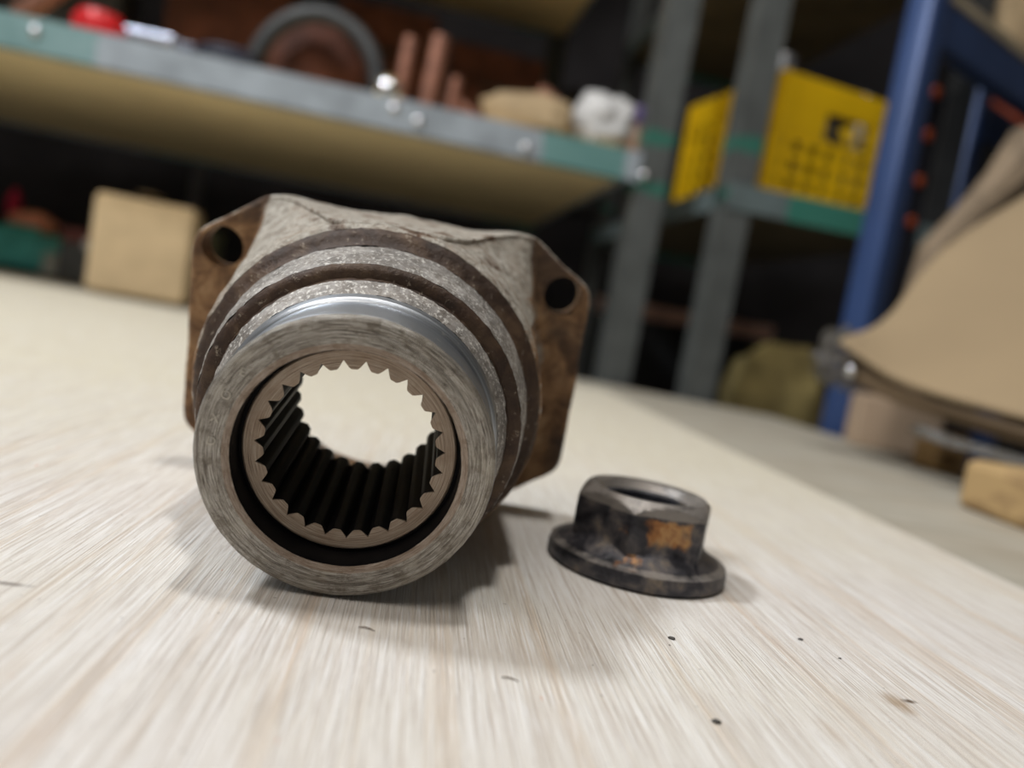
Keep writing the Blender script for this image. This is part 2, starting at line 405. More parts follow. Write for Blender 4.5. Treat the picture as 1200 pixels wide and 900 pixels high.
def Sfield(u, v):
    rho = math.hypot(u, v); t = min(1, max(0, (rho-41)/17)); s0 = s1(math.atan2(v, u)); uu = abs(u)
    sb = s0 + (L-2-s0)*(1-(1-t)**2.6)
    edge = 40.5 - .10*max(0, abs(v)-20)
    sp = sst(edge-3.5, edge+1.0, uu+.0*abs(v))
    return sb*(1-sp)+L*sp
NR = 34
for i in range(1, NR+1):
    f = i/NR
    rings.append(circ(lambda ph: 41.0+(Roct(ph)-1.2-41.0)*f if Roct(ph)-1.2 > 41.05 else 41.0+.002*i,
                      lambda ph: Sfield(*(lambda R: (R*math.cos(ph), R*math.sin(ph)))(41.0+max(0, Roct(ph)-1.2-41.0)*f))))
last = rings[-1]
def edge(dr, ds, absS=None):
    out = []
    for k in range(N):
        ph = 2*PI*k/N; R = max(Roct(ph), 41.1)-1.2+dr; s = last[k].z+ds if absS is None else absS
        out.append(Vector((R*math.cos(ph), R*math.sin(ph), s)))
    return out
rings += [edge(.55, .15), edge(1.0, .6), edge(1.2, 1.2)]
for f in (.25, .5, .75, 1): 
    out = []
    for k in range(N):
        ph = 2*PI*k/N; R = max(Roct(ph), 41.1); s = last[k].z+1.2; s = s+(L+T-1.2-s)*f; out.append(Vector((R*math.cos(ph), R*math.sin(ph), s)))
    rings.append(out)
rings += [edge(1.0, 0, L+T-.5), edge(.3, 0, L+T), circ(36.6, L+T), circ(36.3, L+T-1), circ(35.5, 60), circ(30, 46)]
fbm = ringmesh(BM(), rough(rings, .32, .16, 21), close=True)
plate = obj('flange_plate', fbm, castm.m, hub, smooth=38)
# bolt holes
cut = BM()
for sx in (-1, 1):
    lathe(cut, [(0, L-20), (5.7, L-20), (5.7, L+T+20), (0, L+T+20)], 32, (sx*48.6, 25.4, 0))
cuto = obj('cutter', cut, None, hub)
bb = plate.modifiers.new('b', 'BOOLEAN'); bb.object = cuto; bb.operation = 'DIFFERENCE'; bb.solver = 'EXACT'
at = plate.data.attributes.new('bare', 'FLOAT', 'POINT')
for i, v in enumerate(plate.data.vertices):
    x, y, z = v.co*1000; uu = abs(x); r = math.hypot(x, y)
    b = .66*(1-sst(35.5, 39.5, uu+ .02*abs(y)))
    if 24 < uu < 38 and y > 20: b += .25*sst(24, 31, uu)
    if z > 60 and abs(y) < 27 and r > 44: b = min(b, .25)
    if r < 46 and abs(y) < 22: b = .38
    if y < 0: b = min(b, .3)
    if r > 46 and z < L+1 and uu > 38: b = 0
    if uu < 46 and 5 < abs(y) < 18 and r > 41.5 and z < L-2: b = max(b, .6)
    top_highlight = y > 20 and z > L+.6 and z < L+T-.6 and uu > 30
    if top_highlight: b = .85  # pale edge highlight painted into the mask along the ears' top
    at.data[i].value = b
bpy.context.view_layer.update()
dg = bpy.context.evaluated_depsgraph_get()
nm = bpy.data.meshes.new_from_object(plate.evaluated_get(dg))
plate.modifiers.clear(); plate.data = nm
bpy.data.objects.remove(cuto)
# splined bore: end face annulus, teeth, rear counterbore
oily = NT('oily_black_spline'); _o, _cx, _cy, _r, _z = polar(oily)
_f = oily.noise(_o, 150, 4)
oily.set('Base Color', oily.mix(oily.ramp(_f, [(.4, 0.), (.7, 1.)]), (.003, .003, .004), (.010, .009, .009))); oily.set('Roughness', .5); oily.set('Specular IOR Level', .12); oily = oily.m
def spl(ph, lo=16.35, hi=17.85):
    x = (ph/(2*PI)*NS) % 1.0
    tri = 1-abs(2*x-1)                  # 0 valley .. 1 tip
    k = min(1, tri/.68); k = k*(1.25-.25*k*k)/1.0 if k < 1 else 1.0; k = min(1, k)
    return hi-(hi-lo)*k
ringm = mat_rust('brown_machined_ring', (.16, .11, .075), (.34, .27, .205), (.50, .43, .35), (.60, .55, .47), .66, .5, 170, .45, .0003)
t = NT('brown_turned_ring'); o_, cx_, cy_, r_, z_ = polar(t)
v_ = vec3(t, t.math('MULTIPLY', cx_, 1.5), t.math('MULTIPLY', cy_, 1.5), t.math('MULTIPLY', r_, 4.))
f_ = t.noise(v_, 1.5, 6, .65); g_ = t.noise(o_, 200, 5, .6)
c_ = t.ramp(f_, [(.3, (.15, .10, .07)), (.5, (.36, .28, .21)), (.7, (.52, .45, .37))])
c_ = t.mix(t.ramp(g_, [(.5, 0.), (.7, .5)]), c_, (.25, .17, .11)); t.set('Base Color', c_); t.set('Metallic', .5); t.set('Roughness', .42); t.bump(f_, .0003, .6); ringm = t.m
e = BM()
ringmesh(e, [circ(20.3, 6.6), circ(20.1, 6.1), circ(19.8, 5.9), circ(18.6, 6.0), circ(lambda p: spl(p, 16.2, 18.0), 6.1), circ(lambda p: spl(p), 6.5)])
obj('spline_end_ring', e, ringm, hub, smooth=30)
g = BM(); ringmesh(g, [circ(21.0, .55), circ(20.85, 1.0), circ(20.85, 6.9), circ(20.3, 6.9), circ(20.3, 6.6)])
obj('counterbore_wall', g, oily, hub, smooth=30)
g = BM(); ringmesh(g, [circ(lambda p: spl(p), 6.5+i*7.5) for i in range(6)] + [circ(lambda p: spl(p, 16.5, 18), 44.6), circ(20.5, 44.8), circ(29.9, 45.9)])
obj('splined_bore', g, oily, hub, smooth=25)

# ------------------------------------------------------------------ flanged hex nut
nutm = NT('dark_rusty_nut'); _o = nutm.obj(); _s = nutm.n('SeparateXYZ'); nutm.l(_o, _s.inputs[0])
_f = nutm.noise(_o, 150, 6, .65, .4); _g = nutm.noise(_o, 600, 5, .7); _k = nutm.noise(_o, 230, 5, .65)
_c = nutm.ramp(_f, [(.34, (.014, .014, .017)), (.47, (.045, .044, .052)), (.58, (.11, .10, .10)), (.7, (.22, .18, .14))])
_r = nutm.ramp(_f, [(.34, (.09, .035, .014)), (.47, (.34, .15, .05)), (.56, (.50, .29, .12)), (.68, (.30, .13, .06))])
_att = nutm.n('Attribute'); _att.attribute_name = 'rust'
_m = nutm.math('ADD', _att.outputs['Fac'], nutm.math('MULTIPLY', nutm.math('SUBTRACT', _k, .5), 1.1))
_c = nutm.mix(nutm.ramp(_m, [(.42, 0.), (.64, 1.)]), _c, _r)
_att2 = nutm.n('Attribute'); _att2.attribute_name = 'worn'
_m2 = nutm.math('ADD', _att2.outputs['Fac'], nutm.math('MULTIPLY', nutm.math('SUBTRACT', _f, .5), 1.2))
_c = nutm.mix(nutm.ramp(_m2, [(.42, 0.), (.7, .85)]), _c, (.30, .275, .25))
nutm.set('Base Color', _c); nutm.set('Metallic', .45); nutm.set('Roughness', nutm.ramp(_f, [(.35, .33), (.65, .6)]))
nutm.bump(nutm.math('ADD', _f, nutm.math('MULTIPLY', _g, .5)), .0005, .7)
NX, NY, NRAD, NH = 40.4, 199.3, 23.6, 20.6
nut = empty('flange_nut', (NX, NY, 0), 0, 'dark rust-patched steel hexagon nut with wide round collar standing right of the flange', 'nut')
NN = 180; AF = 16.4; rot0 = math.radians(-107.5)
def hexr(ph):
    a = ((ph-rot0) % (PI/3))            # 0 at a corner
    r = AF/math.cos(a-PI/6); return min(r, 18.75)
def nutR(ph, z):
    if z <= 4.6: return NRAD - (.9 if z < .3 else .25*(z < .8)) - (1.1 if z > 4.4 else .35*(z > 3.8))
    con = 22.6 - 6.4*(1-(1-min(1, (z-4.6)/6.0))**2.2) if z < 11.6 else 16.2
    h = hexr(ph)
    h = min(h, 15.4+(NH-z)*1.15) if z > NH-4 else h
    k = max(h, con) if z < 11.6 else h
    return k + .12*mn.noise(Vector((math.cos(ph)*3, math.sin(ph)*3, z*.3)))
zs = [0, .2, .8, 2, 3, 3.9, 4.4, 4.7, 5.1, 5.6, 6.2, 6.9, 7.6, 8.3, 9, 9.8, 10.6, 11.5, 12.5, 14, 15.5, 16.7, 17.4, 18.1, 18.8, 19.4, 19.9, 20.3, NH]
nb = BM(); vr = []
prof = [('o', z) for z in zs] + [('i', 14.3, NH-.02), ('i', 13.0, NH-.5), ('i', 12.2, NH-1.6), ('i', 11.2, NH-2.6)]
for p in prof:
    vr.append([nb.verts.new((lambda R, z: (R*math.cos(2*PI*k/NN), R*math.sin(2*PI*k/NN), z))(nutR(2*PI*k/NN, p[1]) if p[0] == 'o' else p[1], p[1] if p[0] == 'o' else p[2])) for k in range(NN)])
for a, b in zip(vr, vr[1:]):
    for k in range(NN): j = (k+1) % NN; nb.faces.new((a[k], a[j], b[j], b[k]))
body = obj('nut_body', nb, nutm.m, nut, smooth=32)
a1 = body.data.attributes.new('rust', 'FLOAT', 'POINT'); a2 = body.data.attributes.new('worn', 'FLOAT', 'POINT')
for i, v in enumerate(body.data.vertices):
    x, y, z = v.co*1000; ph = math.degrees(math.atan2(y, x)); r = math.hypot(x, y)
    ru = 0
    if 6 < z < 19.5 and -110 < ph < -44 : ru = .70*sst(-109, -88, ph)*(1-sst(-62, -46, ph))*sst(6.5, 12, z)*(1-sst(15.5, 19.5, z))
    if 9 < z < 18 and -122 < ph < -110: ru = max(ru, .34)
    if 4.5 < z < 8 and -115 < ph < -95: ru = max(ru, .45)
    a1.data[i].value = ru
    wo = .15
    if z > 17.2: wo = .75
    if 4.2 < z < 5.6: wo = .62
    a2.data[i].value = wo
thr = BM(); pts = []
rings_ = []
for i in range(37):
    z = NH-2.4-i*.5; r = 11.3 if i % 2 == 0 else 10.4
    rings_.append([thr.verts.new((r*math.cos(2*PI*k/60), r*math.sin(2*PI*k/60), max(.2, z))) for k in range(60)])
for a, b in zip(rings_, rings_[1:]):
    for k in range(60): thr.faces.new((a[k], a[(k+1) % 60], b[(k+1) % 60], b[k]))
obj('thread', thr, plain('thread_steel', (.25, .26, .30), .25, .9, .2, 200), nut, smooth=60)

# ------------------------------------------------------------------ crumbs of grit on the board
gritm = plain('dark_grit', (.08, .075, .07), .7, scale=400)
for (px, py, r, lab) in ((787, 749, .75, 'dark grey metal crumb on the board just below the nut'), (938, 750, .6, 'small dark crumb on the board right of the nut collar'),
                    (839, 847, .8, 'black angular crumb near the bottom edge, below the nut'), (984, 772, .35, 'tiny dark speck of grit on the right half of the board')):
    p = PZ(px, py, 0); g = obj('grit_crumb', lump(BM(), (0, 0, 0), (r, r*.7, r*.4), px, .3, 2), gritm, loc=(p.x, p.y, r*.3), smooth=50)
    tag(g, lab, 'grit')
p = PZ(543, 742, 0)
for (px, py, r) in ((598, 797, .35), (618, 590, .0), (430, 738, .3)):
    if r:
        p = PZ(px, py, 0); pp = [Vector((-1.6, 0, .25)), Vector((-.5, .3, .3)), Vector((.6, .1, .25)), Vector((1.5, -.4, .2))]
        g = obj('wood_fibre', tube(BM(), pp, [.08, .14, .12, .05], 6), plain('dark_fibre', (.20, .16, .13), .8), loc=(p.x, p.y, 0), smooth=60)
        tag(g, 'thin dark wood fibre on the board %s' % ('below the hub end' if px < 500 else 'in front of the hub shadow'), 'splinter')
#BACKGROUND
# ------------------------------------------------------------------ grey shelving unit behind the bench (left)
def painted(name, base, patch, spans, rough=.5):
    """grey enamel with old green paint left on some stretches (ranges along the object's local x or z, mm)"""
    t = NT(name); o = t.obj(); sx = t.n('SeparateXYZ'); t.l(o, sx.inputs[0]); f = t.noise(o, 22, 4)
    col = t.mix(t.ramp(f, [(.35, 0.), (.65, 1.)]), tuple(c*.8 for c in base), tuple(c*1.15 for c in base))
    for ax, a, b, s_ in spans:
        v = t.math('MULTIPLY', sx.outputs[ax], 1000.)
        v = t.math('ADD', v, t.math('MULTIPLY', t.math('SUBTRACT', f, .5), 30.))
        m = t.math('MULTIPLY', t.math('GREATER_THAN', v, a), t.math('LESS_THAN', v, b)); m = t.math('MULTIPLY', m, s_)
        col = t.mix(m, col, patch)
    t.set('Base Color', col); t.set('Roughness', rough); return t.m
def cellpos(root, p):            # world mm -> root-local mm
    d = Vector(p)-Vector(root.location)/S; a = -root.rotation_euler.z
    return Vector((d.x*math.cos(a)-d.y*math.sin(a), d.x*math.sin(a)+d.y*math.cos(a), d.z))
YAW = math.radians(10)
def onworld(root, lx, ly, lz):
    q = Matrix.Rotation(root.rotation_euler.z, 3, 'Z') @ Vector((lx, ly, 0)); return Vector((root.location.x/S+q.x, root.location.y/S+q.y, root.location.z/S+lz))
greypost = painted('grey_post_enamel', (.088, .096, .094), (.02, .16, .115), [(2, 1170, 1188, .8), (2, 1238, 1256, .8)])
greybeam = painted('grey_beam_enamel', (.30, .34, .38), (.05, .23, .20), [(0, -128, -8, .7), (0, -860, -700, .5)], .45)
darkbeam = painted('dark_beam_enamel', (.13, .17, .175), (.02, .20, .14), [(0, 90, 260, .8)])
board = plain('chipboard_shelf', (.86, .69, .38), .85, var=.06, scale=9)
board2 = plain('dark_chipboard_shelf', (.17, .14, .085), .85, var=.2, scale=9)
steel = plain('zinc_bolt', (.62, .63, .65), .25, .9, .1)
def lpost(root, x, y, z1, m, w=44, sx=1, sy=1, holes=False):
    b = BM(); box(b, x, x+sx*w, y, y+sy*3, 0, z1); box(b, x, x+sx*3, y+sy*3, y+sy*w, 0, z1)
    return obj('post', b, m, root)
unit = empty('shelving_unit', (112, 1090, FLOOR), YAW, 'grey steel shelving unit behind the bench with wide chipboard shelves, left of the yellow crate', 'shelf')
ZS = 283+900
for (x, y, sx, sy) in ((12, 0, 1, 1), (0, 735, -1, -1), (-1560, 0, 1, 1), (-1560, 735, 1, -1)): lpost(unit, x, y, 1900, greypost, 44, sx, sy)
for (z, hb) in ((ZS, 40), (ZS+437, 40)):
    bm = BM(); box(bm, -1560, 12, -3, -.3, z-1, z+hb); box(bm, -1560, -4, 1, 16, z-1, z+2); obj('beam', bm, greybeam, unit)
    bm = BM(); box(bm, -1556, -4, 734, 738, z-1, z+hb); obj('beam', bm, greybeam, unit)
    bm = BM(); box(bm, -4, 0, 18, 730, z, z+hb-4); obj('side_rail', bm, greybeam, unit)
    bm = BM(); box(bm, -1550, -6, 16, 728, z+4, z+hb-3); obj('shelf_board', bm, board, unit)
for (px, py) in ((30, 28), (462, 125), (490, 141), (617, 172), (757, 205)):
    p = PY(px, py, 1080); q = cellpos(unit, p); q = cellpos(unit, PY(px, py, 1080+ (p.x-112)*math.tan(YAW)))
    b = BM(); lathe(b, [(0, 0), (6.5, 0), (6.5, 3), (4.5, 5.2), (0, 6)], 12)
    bmesh.ops.rotate(b, matrix=Matrix.Rotation(PI/2, 3, 'X'), verts=b.verts)
    obj('bolt', b, steel, unit, smooth=40, loc=(q.x, -3, q.z))
# second unit
unit2 = empty('shelving_unit', (238, 1042, FLOOR), YAW, 'grey steel shelving unit carrying the yellow crate, right of the wide-shelved unit', 'shelf')
Z2 = 295+900-35
ZSACK = 900-30-128
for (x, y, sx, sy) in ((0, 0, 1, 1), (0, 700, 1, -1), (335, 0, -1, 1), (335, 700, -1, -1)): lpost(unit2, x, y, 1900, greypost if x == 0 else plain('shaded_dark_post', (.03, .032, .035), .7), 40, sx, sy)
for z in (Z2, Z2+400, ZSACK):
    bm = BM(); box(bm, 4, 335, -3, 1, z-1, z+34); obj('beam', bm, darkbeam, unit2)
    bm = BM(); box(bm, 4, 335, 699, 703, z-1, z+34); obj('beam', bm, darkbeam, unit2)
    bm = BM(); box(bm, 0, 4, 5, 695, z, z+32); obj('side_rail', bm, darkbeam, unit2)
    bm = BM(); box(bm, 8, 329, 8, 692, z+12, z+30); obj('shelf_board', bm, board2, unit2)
# yellow lattice crate on its shelf
yel = plain('yellow_crate_plastic', (.74, .46, .004), .45, var=.08, scale=15)
cb = cellpos(unit2, PY(893, 222, 1075))
CYAW = math.radians(19)
crate = empty('crate', (0, 0, 0), CYAW, 'yellow plastic lattice crate on the shelf between the grey post and the blue post', 'crate')
cw = Matrix.Rotation(YAW, 4, 'Z') @ Vector((cb.x, cb.y, 0)); crate.location = (Vector((238+cw.x, 1042+cw.y, Z2+30.5-900)))*S
CW, CD, CH = 225, 240, 172
def cwall(x0, y0, x1, y1, grip=False):
    """one lattice side: bands, uprights and rails as parts"""
    Lw = math.hypot(x1-x0, y1-y0); ang = math.atan2(y1-y0, x1-x0); R_ = Matrix.Translation((x0, y0, 0)) @ Matrix.Rotation(ang, 4, 'Z')
    obj('top_band', box(BM(), 0, Lw, -2.5, 2.5, CH-40, CH, 1.5, 1, R_), yel, crate)
    obj('bottom_band', box(BM(), 0, Lw, -2.5, 2.5, 2, 20, 1.5, 1, R_), yel, crate)
    n = 8
    for i in range(n+1):
        x = i*Lw/n; wv = 14 if i in (0, n) else (9 if i == 4 else 6)
        h = 92 if (grip and i in (3, 4, 5)) else CH-4
        obj('rib', box(BM(), max(0, x-wv), min(Lw, x+wv), -4.5 if wv > 9 else -2.2, 2.2, 4, h, 0, 1, R_), yel, crate)
    for z in (32, 58, 84):
        obj('rail', box(BM(), 0, Lw, -2, 2, z, z+10, 0, 1, R_), yel, crate)
    if grip:
        obj('panel', box(BM(), 14, Lw*.36, -2, 2, 96, CH-38, 0, 1, R_), yel, crate)
cwall(0, 0, CW, 0, True); cwall(0, CD, 0, 0); cwall(CW, 0, CW, CD); cwall(CW, CD, 0, CD)
obj('crate_floor', box(BM(), 2, CW-2, 2, CD-2, 0, 6), yel, crate)

def at2(px, off, root, ztop, W0):   # world point on a shelf top, 'off' mm behind the front beam
    Y = W0[1]+off
    for _ in range(6):
        p = PY(px, 120, Y); t_ = (ztop - CAMH)
        # walk along the pixel column until the height is right
        lo, hi = -2000, 2000
        for _ in range(30):
            mid = (lo+hi)/2; q = PY(px, mid, Y)
            if q.z > ztop: lo = mid
            else: hi = mid
        p = PY(px, (lo+hi)/2, Y); Y = W0[1]+(p.x-W0[0])*math.tan(YAW)+off
    return Vector((p.x, p.y, ztop))
ZT = 283+40-3+.6
def sh(px, off): return at2(px, off, unit, ZT, (112, 1090))
# grey glass jars and a cap on top of the crate
glass = NT('clear_glass'); glass.set('Base Color', (.9, .93, .93)); glass.set('Roughness', .08); glass.set('Transmission Weight', .9); glass.set('IOR', 1.45); glass = glass.m
contents = plain('dark_tray_fill', (.06, .058, .055), .5, .4, .4)
bx = empty('dark_tray', (0, 0, 0), CYAW, 'dark steel tray holding an added dark lump inside the yellow crate', 'tray')
bx.location = Vector(crate.location) + (Matrix.Rotation(CYAW, 3, 'Z') @ Vector((.012, .02, .0065)))
b = BM(); box(b, 0, 200, 0, 180, 0, 4); box(b, 0, 4, 0, 180, 4, 30); box(b, 196, 200, 0, 180, 4, 30); box(b, 4, 196, 0, 4, 4, 30); box(b, 4, 196, 176, 180, 4, 30); obj('tray_shell', b, contents, bx)
obj('grip_dark_fill', lump(BM(), (128, 60, 78), (42, 34, 64), 4, .12, 3), contents, bx, smooth=60)  # dark lump added behind the grip opening so it reads black
def mkjar(loc, r, h, label, group=None):
    j = empty('glass_jar', loc, 0, label, 'jar', group)
    b = BM(); lathe(b, [(0, 0), (r*.9, 0), (r, 3), (r, h*.7), (r*.75, h*.82), (r*.75, h*.93), (r*.68, h*.93), (r*.68, h*.8), (r*.9, h*.68), (r*.9, 4), (0, 4)], 20)
    obj('glass_body', b, glass, j, smooth=50); b = BM(); lathe(b, [(0, h*1.0), (r*.8, h*1.0), (r*.82, h*.98), (r*.82, h*.86), (r*.77, h*.86)], 20); obj('lid', b, steel, j, smooth=40)
    return j
mkjar(onworld(crate, 50, 85, 11), 24, 213, 'tall clear glass jar standing in the yellow crate behind its near corner')
mkjar(onworld(crate, 190, 60, 11), 11, 186, 'slimmer glass jar in the yellow crate close to the blue post')
# lower back: timber rail, olive sack
p0 = PY(690, 352, 1900); p1 = PY(893, 392, 1900)
rail = obj('timber_batten', box(BM(), -240, 240, -20, 20, -18, 18, 3), plain('pinkish_timber', (.85, .50, .40), .8), rot=(0, 0, 0), loc=((p0+p1)/2)); tag(rail, 'pinkish timber batten lying low behind the two grey posts', 'timber')
stand = obj('storage_cabinet', box(BM(), -420, 420, 0, 300, 0, (p0.z+p1.z)/2-18.5-FLOOR, 4), plain('black_cabinet', (.018, .018, .02), .7), loc=((p0.x+p1.x)/2, p0.y-40, FLOOR))
tag(stand, 'black low cabinet under the pinkish timber batten, behind the grey posts', 'cabinet')
sk = onworld(unit2, 190, 120, ZSACK+31+118)
sack = obj('olive_sack', lump(BM(), (0, 0, 0), (80, 66, 104), 8, .10, 4, .8), plain('olive_sackcloth', (.21, .165, .06), .9, scale=20), loc=sk, smooth=80)
tag(sack, 'olive brown full sack behind the bench between the grey post and blue post', 'sack')

# ------------------------------------------------------------------ things on the grey shelf
copper = plain('dull_copper', (.30, .135, .09), .5, .3, .3, 40)
rustd = plain('dark_rusty_iron', (.10, .035, .022), .85, .1, .5, 14)
black = plain('black_rubber', (.02, .02, .022), .6, scale=20)
red = plain('red_plastic', (.62, .015, .02), .4)
silver = plain('blue_silver_metal', (.50, .54, .66), .35, .6)
white = plain('white_plastic_film', (.62, .62, .62), .5, var=.15, scale=30)
tan = plain('tan_cardboard', (.42, .31, .18), .85, var=.1, scale=25)
p = sh(47, 30)
g = obj('copper_fitting', tube(BM(), [(-30, 0, 0), (-10, 0, 12), (12, 0, 32), (34, 0, 52)], [10, 11, 11, 9], 12), copper, loc=p+Vector((0, 0, 12)), smooth=50); tag(g, 'dull copper pipe end on the grey shelf, left of the red cap', 'pipe')
p = sh(115, 42); r_ = empty('red_cap', p, 0, 'round red plastic cap near the left end of the grey shelf', 'cap')
b = BM(); lathe(b, [(0, 0), (28, 0), (30, 3), (30, 26), (26, 34), (12, 38), (0, 38)], 24); obj('cap_body', b, red, r_, smooth=40)
b = BM(); [box(b, 29*math.cos(a)-2, 29*math.cos(a)+2, 29*math.sin(a)-2, 29*math.sin(a)+2, 2, 26) for a in [i*PI/8 for i in range(16)]]; obj('grip_ribs', b, red, r_)
p = sh(174, 78); r_ = empty('valve', p, .1, 'silver and black metal valve beside the red cap', 'valve')
obj('valve_body', box(BM(), -34, 26, -16, 16, 0, 22, 4), black, r_); obj('cover', box(BM(), -38, 34, -18, 18, 22, 34, 4), silver, r_)
b = BM(); tube(b, [(32, 0, 32), (36, 0, 18), (42, 0, 9)], 8, 10); obj('spout', b, silver, r_, smooth=50)
p = sh(218, 30); g = obj('clip', box(BM(), -14, 14, -10, 10, 0, 20, 5), plain('blue_black_clip', (.06, .07, .11), .4), loc=p); tag(g, 'small blue-black block on the shelf right of the silver valve', 'part')
p = sh(265, 60); b = BM()
for k in range(3):
    tube(b, [(45*math.cos(a)*(1-.1*k), 30*math.sin(a), 6+9*k) for a in [i*2*PI/24 for i in range(25)]], 5, 8, False)
g = obj('cable_coil', b, plain('navy_cable', (.03, .035, .06), .5), loc=p, smooth=60); tag(g, 'dark navy coil of cable on the grey shelf', 'cable')
# arched hose and a rusty drum behind it
p = sh(366, 60); b = BM(); tube(b, [(88*math.cos(a), 0, 8+96*math.sin(a)) for a in [i*PI/28 for i in range(29)]], 12, 12)
g = obj('arched_hose', b, plain('dark_grey_hose', (.03, .033, .036), .5), loc=p+Vector((0, 0, 1)), smooth=60); tag(g, 'dark grey hose arched like a hoop on the grey shelf', 'hose')
p = sh(366, 170); r_ = empty('rusty_drum', p, 0, 'dark rust-red drum seen inside the arched hose', 'drum')
b = BM(); lathe(b, [(0, 0), (70, 0), (72, 4), (72, 50), (74, 54), (74, 60), (72, 64), (72, 116), (68, 120), (0, 120)], 32); obj('drum_shell', b, rustd, r_, smooth=40)
obj('drum_lid', lathe(BM(), [(0, 120.5), (60, 120.5), (60, 126), (0, 126)], 32), black, r_, smooth=40)
p = sh(452, 40); g = obj('chrome_ball', lump(BM(), (0, 0, 20), (20, 20, 20), 1, 0, 4), plain('chrome', (.85, .87, .9), .12, 1, .02), loc=p+Vector((0, 0, 0)), smooth=80); tag(g, 'shiny chrome ball on the shelf right of the dark rotor', 'ball')
for (px, off, h, r, lab) in ((462, 120, 120, 11, 'rust-brown upright rod just right of the dark rotor'), (497, 70, 115, 13, 'thicker copper-brown upright rod, second to the right of the rotor'), (520, 160, 90, 9, 'thin dark copper rod behind the thicker upright rod')):
    p = sh(px, off); g = obj('metal_rod', tube(BM(), [(0, 0, 0), (3, 0, h*.5), (6, 0, h)], r, 12), copper, loc=p, smooth=50); tag(g, lab, 'rod')
for (px, off, pts, r, lab) in ((565, 130, [(-45, 0, 48), (-10, 0, 30), (25, 0, 34), (45, 0, 26), (50, 0, 10)], 9, 'bent copper pipe lying left of the tan carton on the shelf'),
                               (640, 160, [(-30, 0, 100), (0, 0, 82), (20, 0, 60), (22, 0, 0)], 15, 'copper elbow pipe rising behind the tan carton'),
                               (690, 210, [(0, 0, 0), (0, 0, 60), (-10, 0, 85), (-35, 0, 95)], 12, 'copper hooked pipe behind the white bag on the shelf'),
                               (710, 90, [(0, 0, 0), (3, 0, 50), (14, 0, 68)], 9, 'short copper stub between the white bag and the grey post')):
    p = sh(px, off); g = obj('copper_pipe', tube(BM(), pts, r, 12), copper, loc=p, smooth=60); tag(g, lab, 'pipe')
p = sh(615, 62); r_ = empty('carton', p, -.3, 'crumpled tan cardboard carton with a white label on the grey shelf', 'box')
b = lump(BM(), (0, 0, 30), (64, 34, 29), 3, .10, 3, .5); obj('carton_body', b, tan, r_, smooth=50)
obj('label', box(BM(), -6, 26, -35, -33, 34, 50, 1, 1, Matrix.Rotation(-.2, 4, 'X')), white, r_)
p = sh(702, 56); g = obj('plastic_bag', lump(BM(), (0, 0, 47), (46, 32, 40), 11, .16, 4, .9, 2.6), white, loc=p, smooth=70); tag(g, 'crumpled white plastic bag at the right end of the grey shelf', 'bag')
p = sh(737, 50); r_ = empty('small_bottle', p, 0, 'small tan bottle with a purple cap next to the grey post', 'bottle')
b = BM(); lathe(b, [(0, 0), (17, 0), (18, 3), (18, 42), (11, 52), (10, 60), (0, 60)], 20); obj('bottle_body', b, plain('tan_bottle', (.40, .24, .16), .35), r_, smooth=40)
b = BM(); lathe(b, [(11, 52), (13, 53), (13, 74), (11, 76), (0, 76)], 20); obj('cap', b, plain('purple_cap', (.14, .09, .30), .4), r_, smooth=40)
# dark clutter standing at the back of the shelf
for i, (px, off, wv, h, m, lab) in enumerate(((60, 420, 190, 210, black, 'black storage bin at the far left back of the grey shelf'), (250, 430, 210, 330, rustd, 'dark rust-red steel case at the back of the shelf, behind the cable coil'),
                                              (430, 520, 190, 300, rustd, 'dark rust-red steel case behind the rotor'), (560, 500, 190, 260, rustd, 'dark brown steel case behind the copper pipes'), (670, 590, 120, 250, black, 'black storage bin at the right back of the shelf behind the white bag'))):
    p = sh(px, off); r_ = empty('storage_bin', p, YAW, lab, 'bin')
    b = BM(); box(b, -wv/2, wv/2, 0, 90, 0, h, 6); obj('bin_body', b, m, r_)
    b = BM(); tube(b, [(-25, -4, h*.7), (-25, -14, h*.7), (25, -14, h*.7), (25, -4, h*.7)], 4, 8); obj('handle', b, black, r_, smooth=50)
# ------------------------------------------------------------------ far left of the bench
def boxroot(name, px, py, rz, label, cat, dy=0):
    p = PZ(px, py, 0); return empty(name, (p.x, p.y+dy, 0), rz, label, cat), p
r_, p = boxroot('cardboard_box', 156, 349, 0.24, 'plain tan cardboard box at the far edge of the board, left of the flange', 'box')
r_.location.z = 0
b = BM(); box(b, -66, 66, 0, 70, 0, 138, 8, 3); obj('carton', b, plain('pale_tan_carton', (.58, .44, .26), .85, var=.08), r_)
obj('tape_strip', box(BM(), -12, 12, -.6, 79, 146, 146.6), plain('packing_tape', (.42, .31, .18), .3), r_)
bx_ = p
r_, p = boxroot('green_tin', 232, 352, 0, 'grey-green tin between the tan box and the left flange ear', 'tin', 12)
b = BM(); box(b, -24, 3, 0, 60, 0, 120, 5); obj('tin_body', b, plain('grey_green_tin', (.20, .22, .15), .5), r_); obj('tin_lid', box(BM(), -25, 4, -1, 61, 120, 128, 2), plain('grey_green_tin', (.20, .22, .15)), r_)
r_, p = boxroot('teal_case', 10, 315, 0.05, 'low teal plastic case at the left end of the board', 'case')
b = lump(BM(), (0, 40, 32), (84, 42, 36), 5, .1, 3, .5); obj('case_body', b, plain('teal_plastic', (.08, .47, .48), .45), r_, smooth=50)
b = BM(); tube(b, [(-30, 20, 60), (-28, 20, 72), (28, 20, 72), (30, 20, 60)], 4, 8); obj('handle', b, plain('teal_plastic', (.08, .47, .48), .45), r_, smooth=50)
tp = p
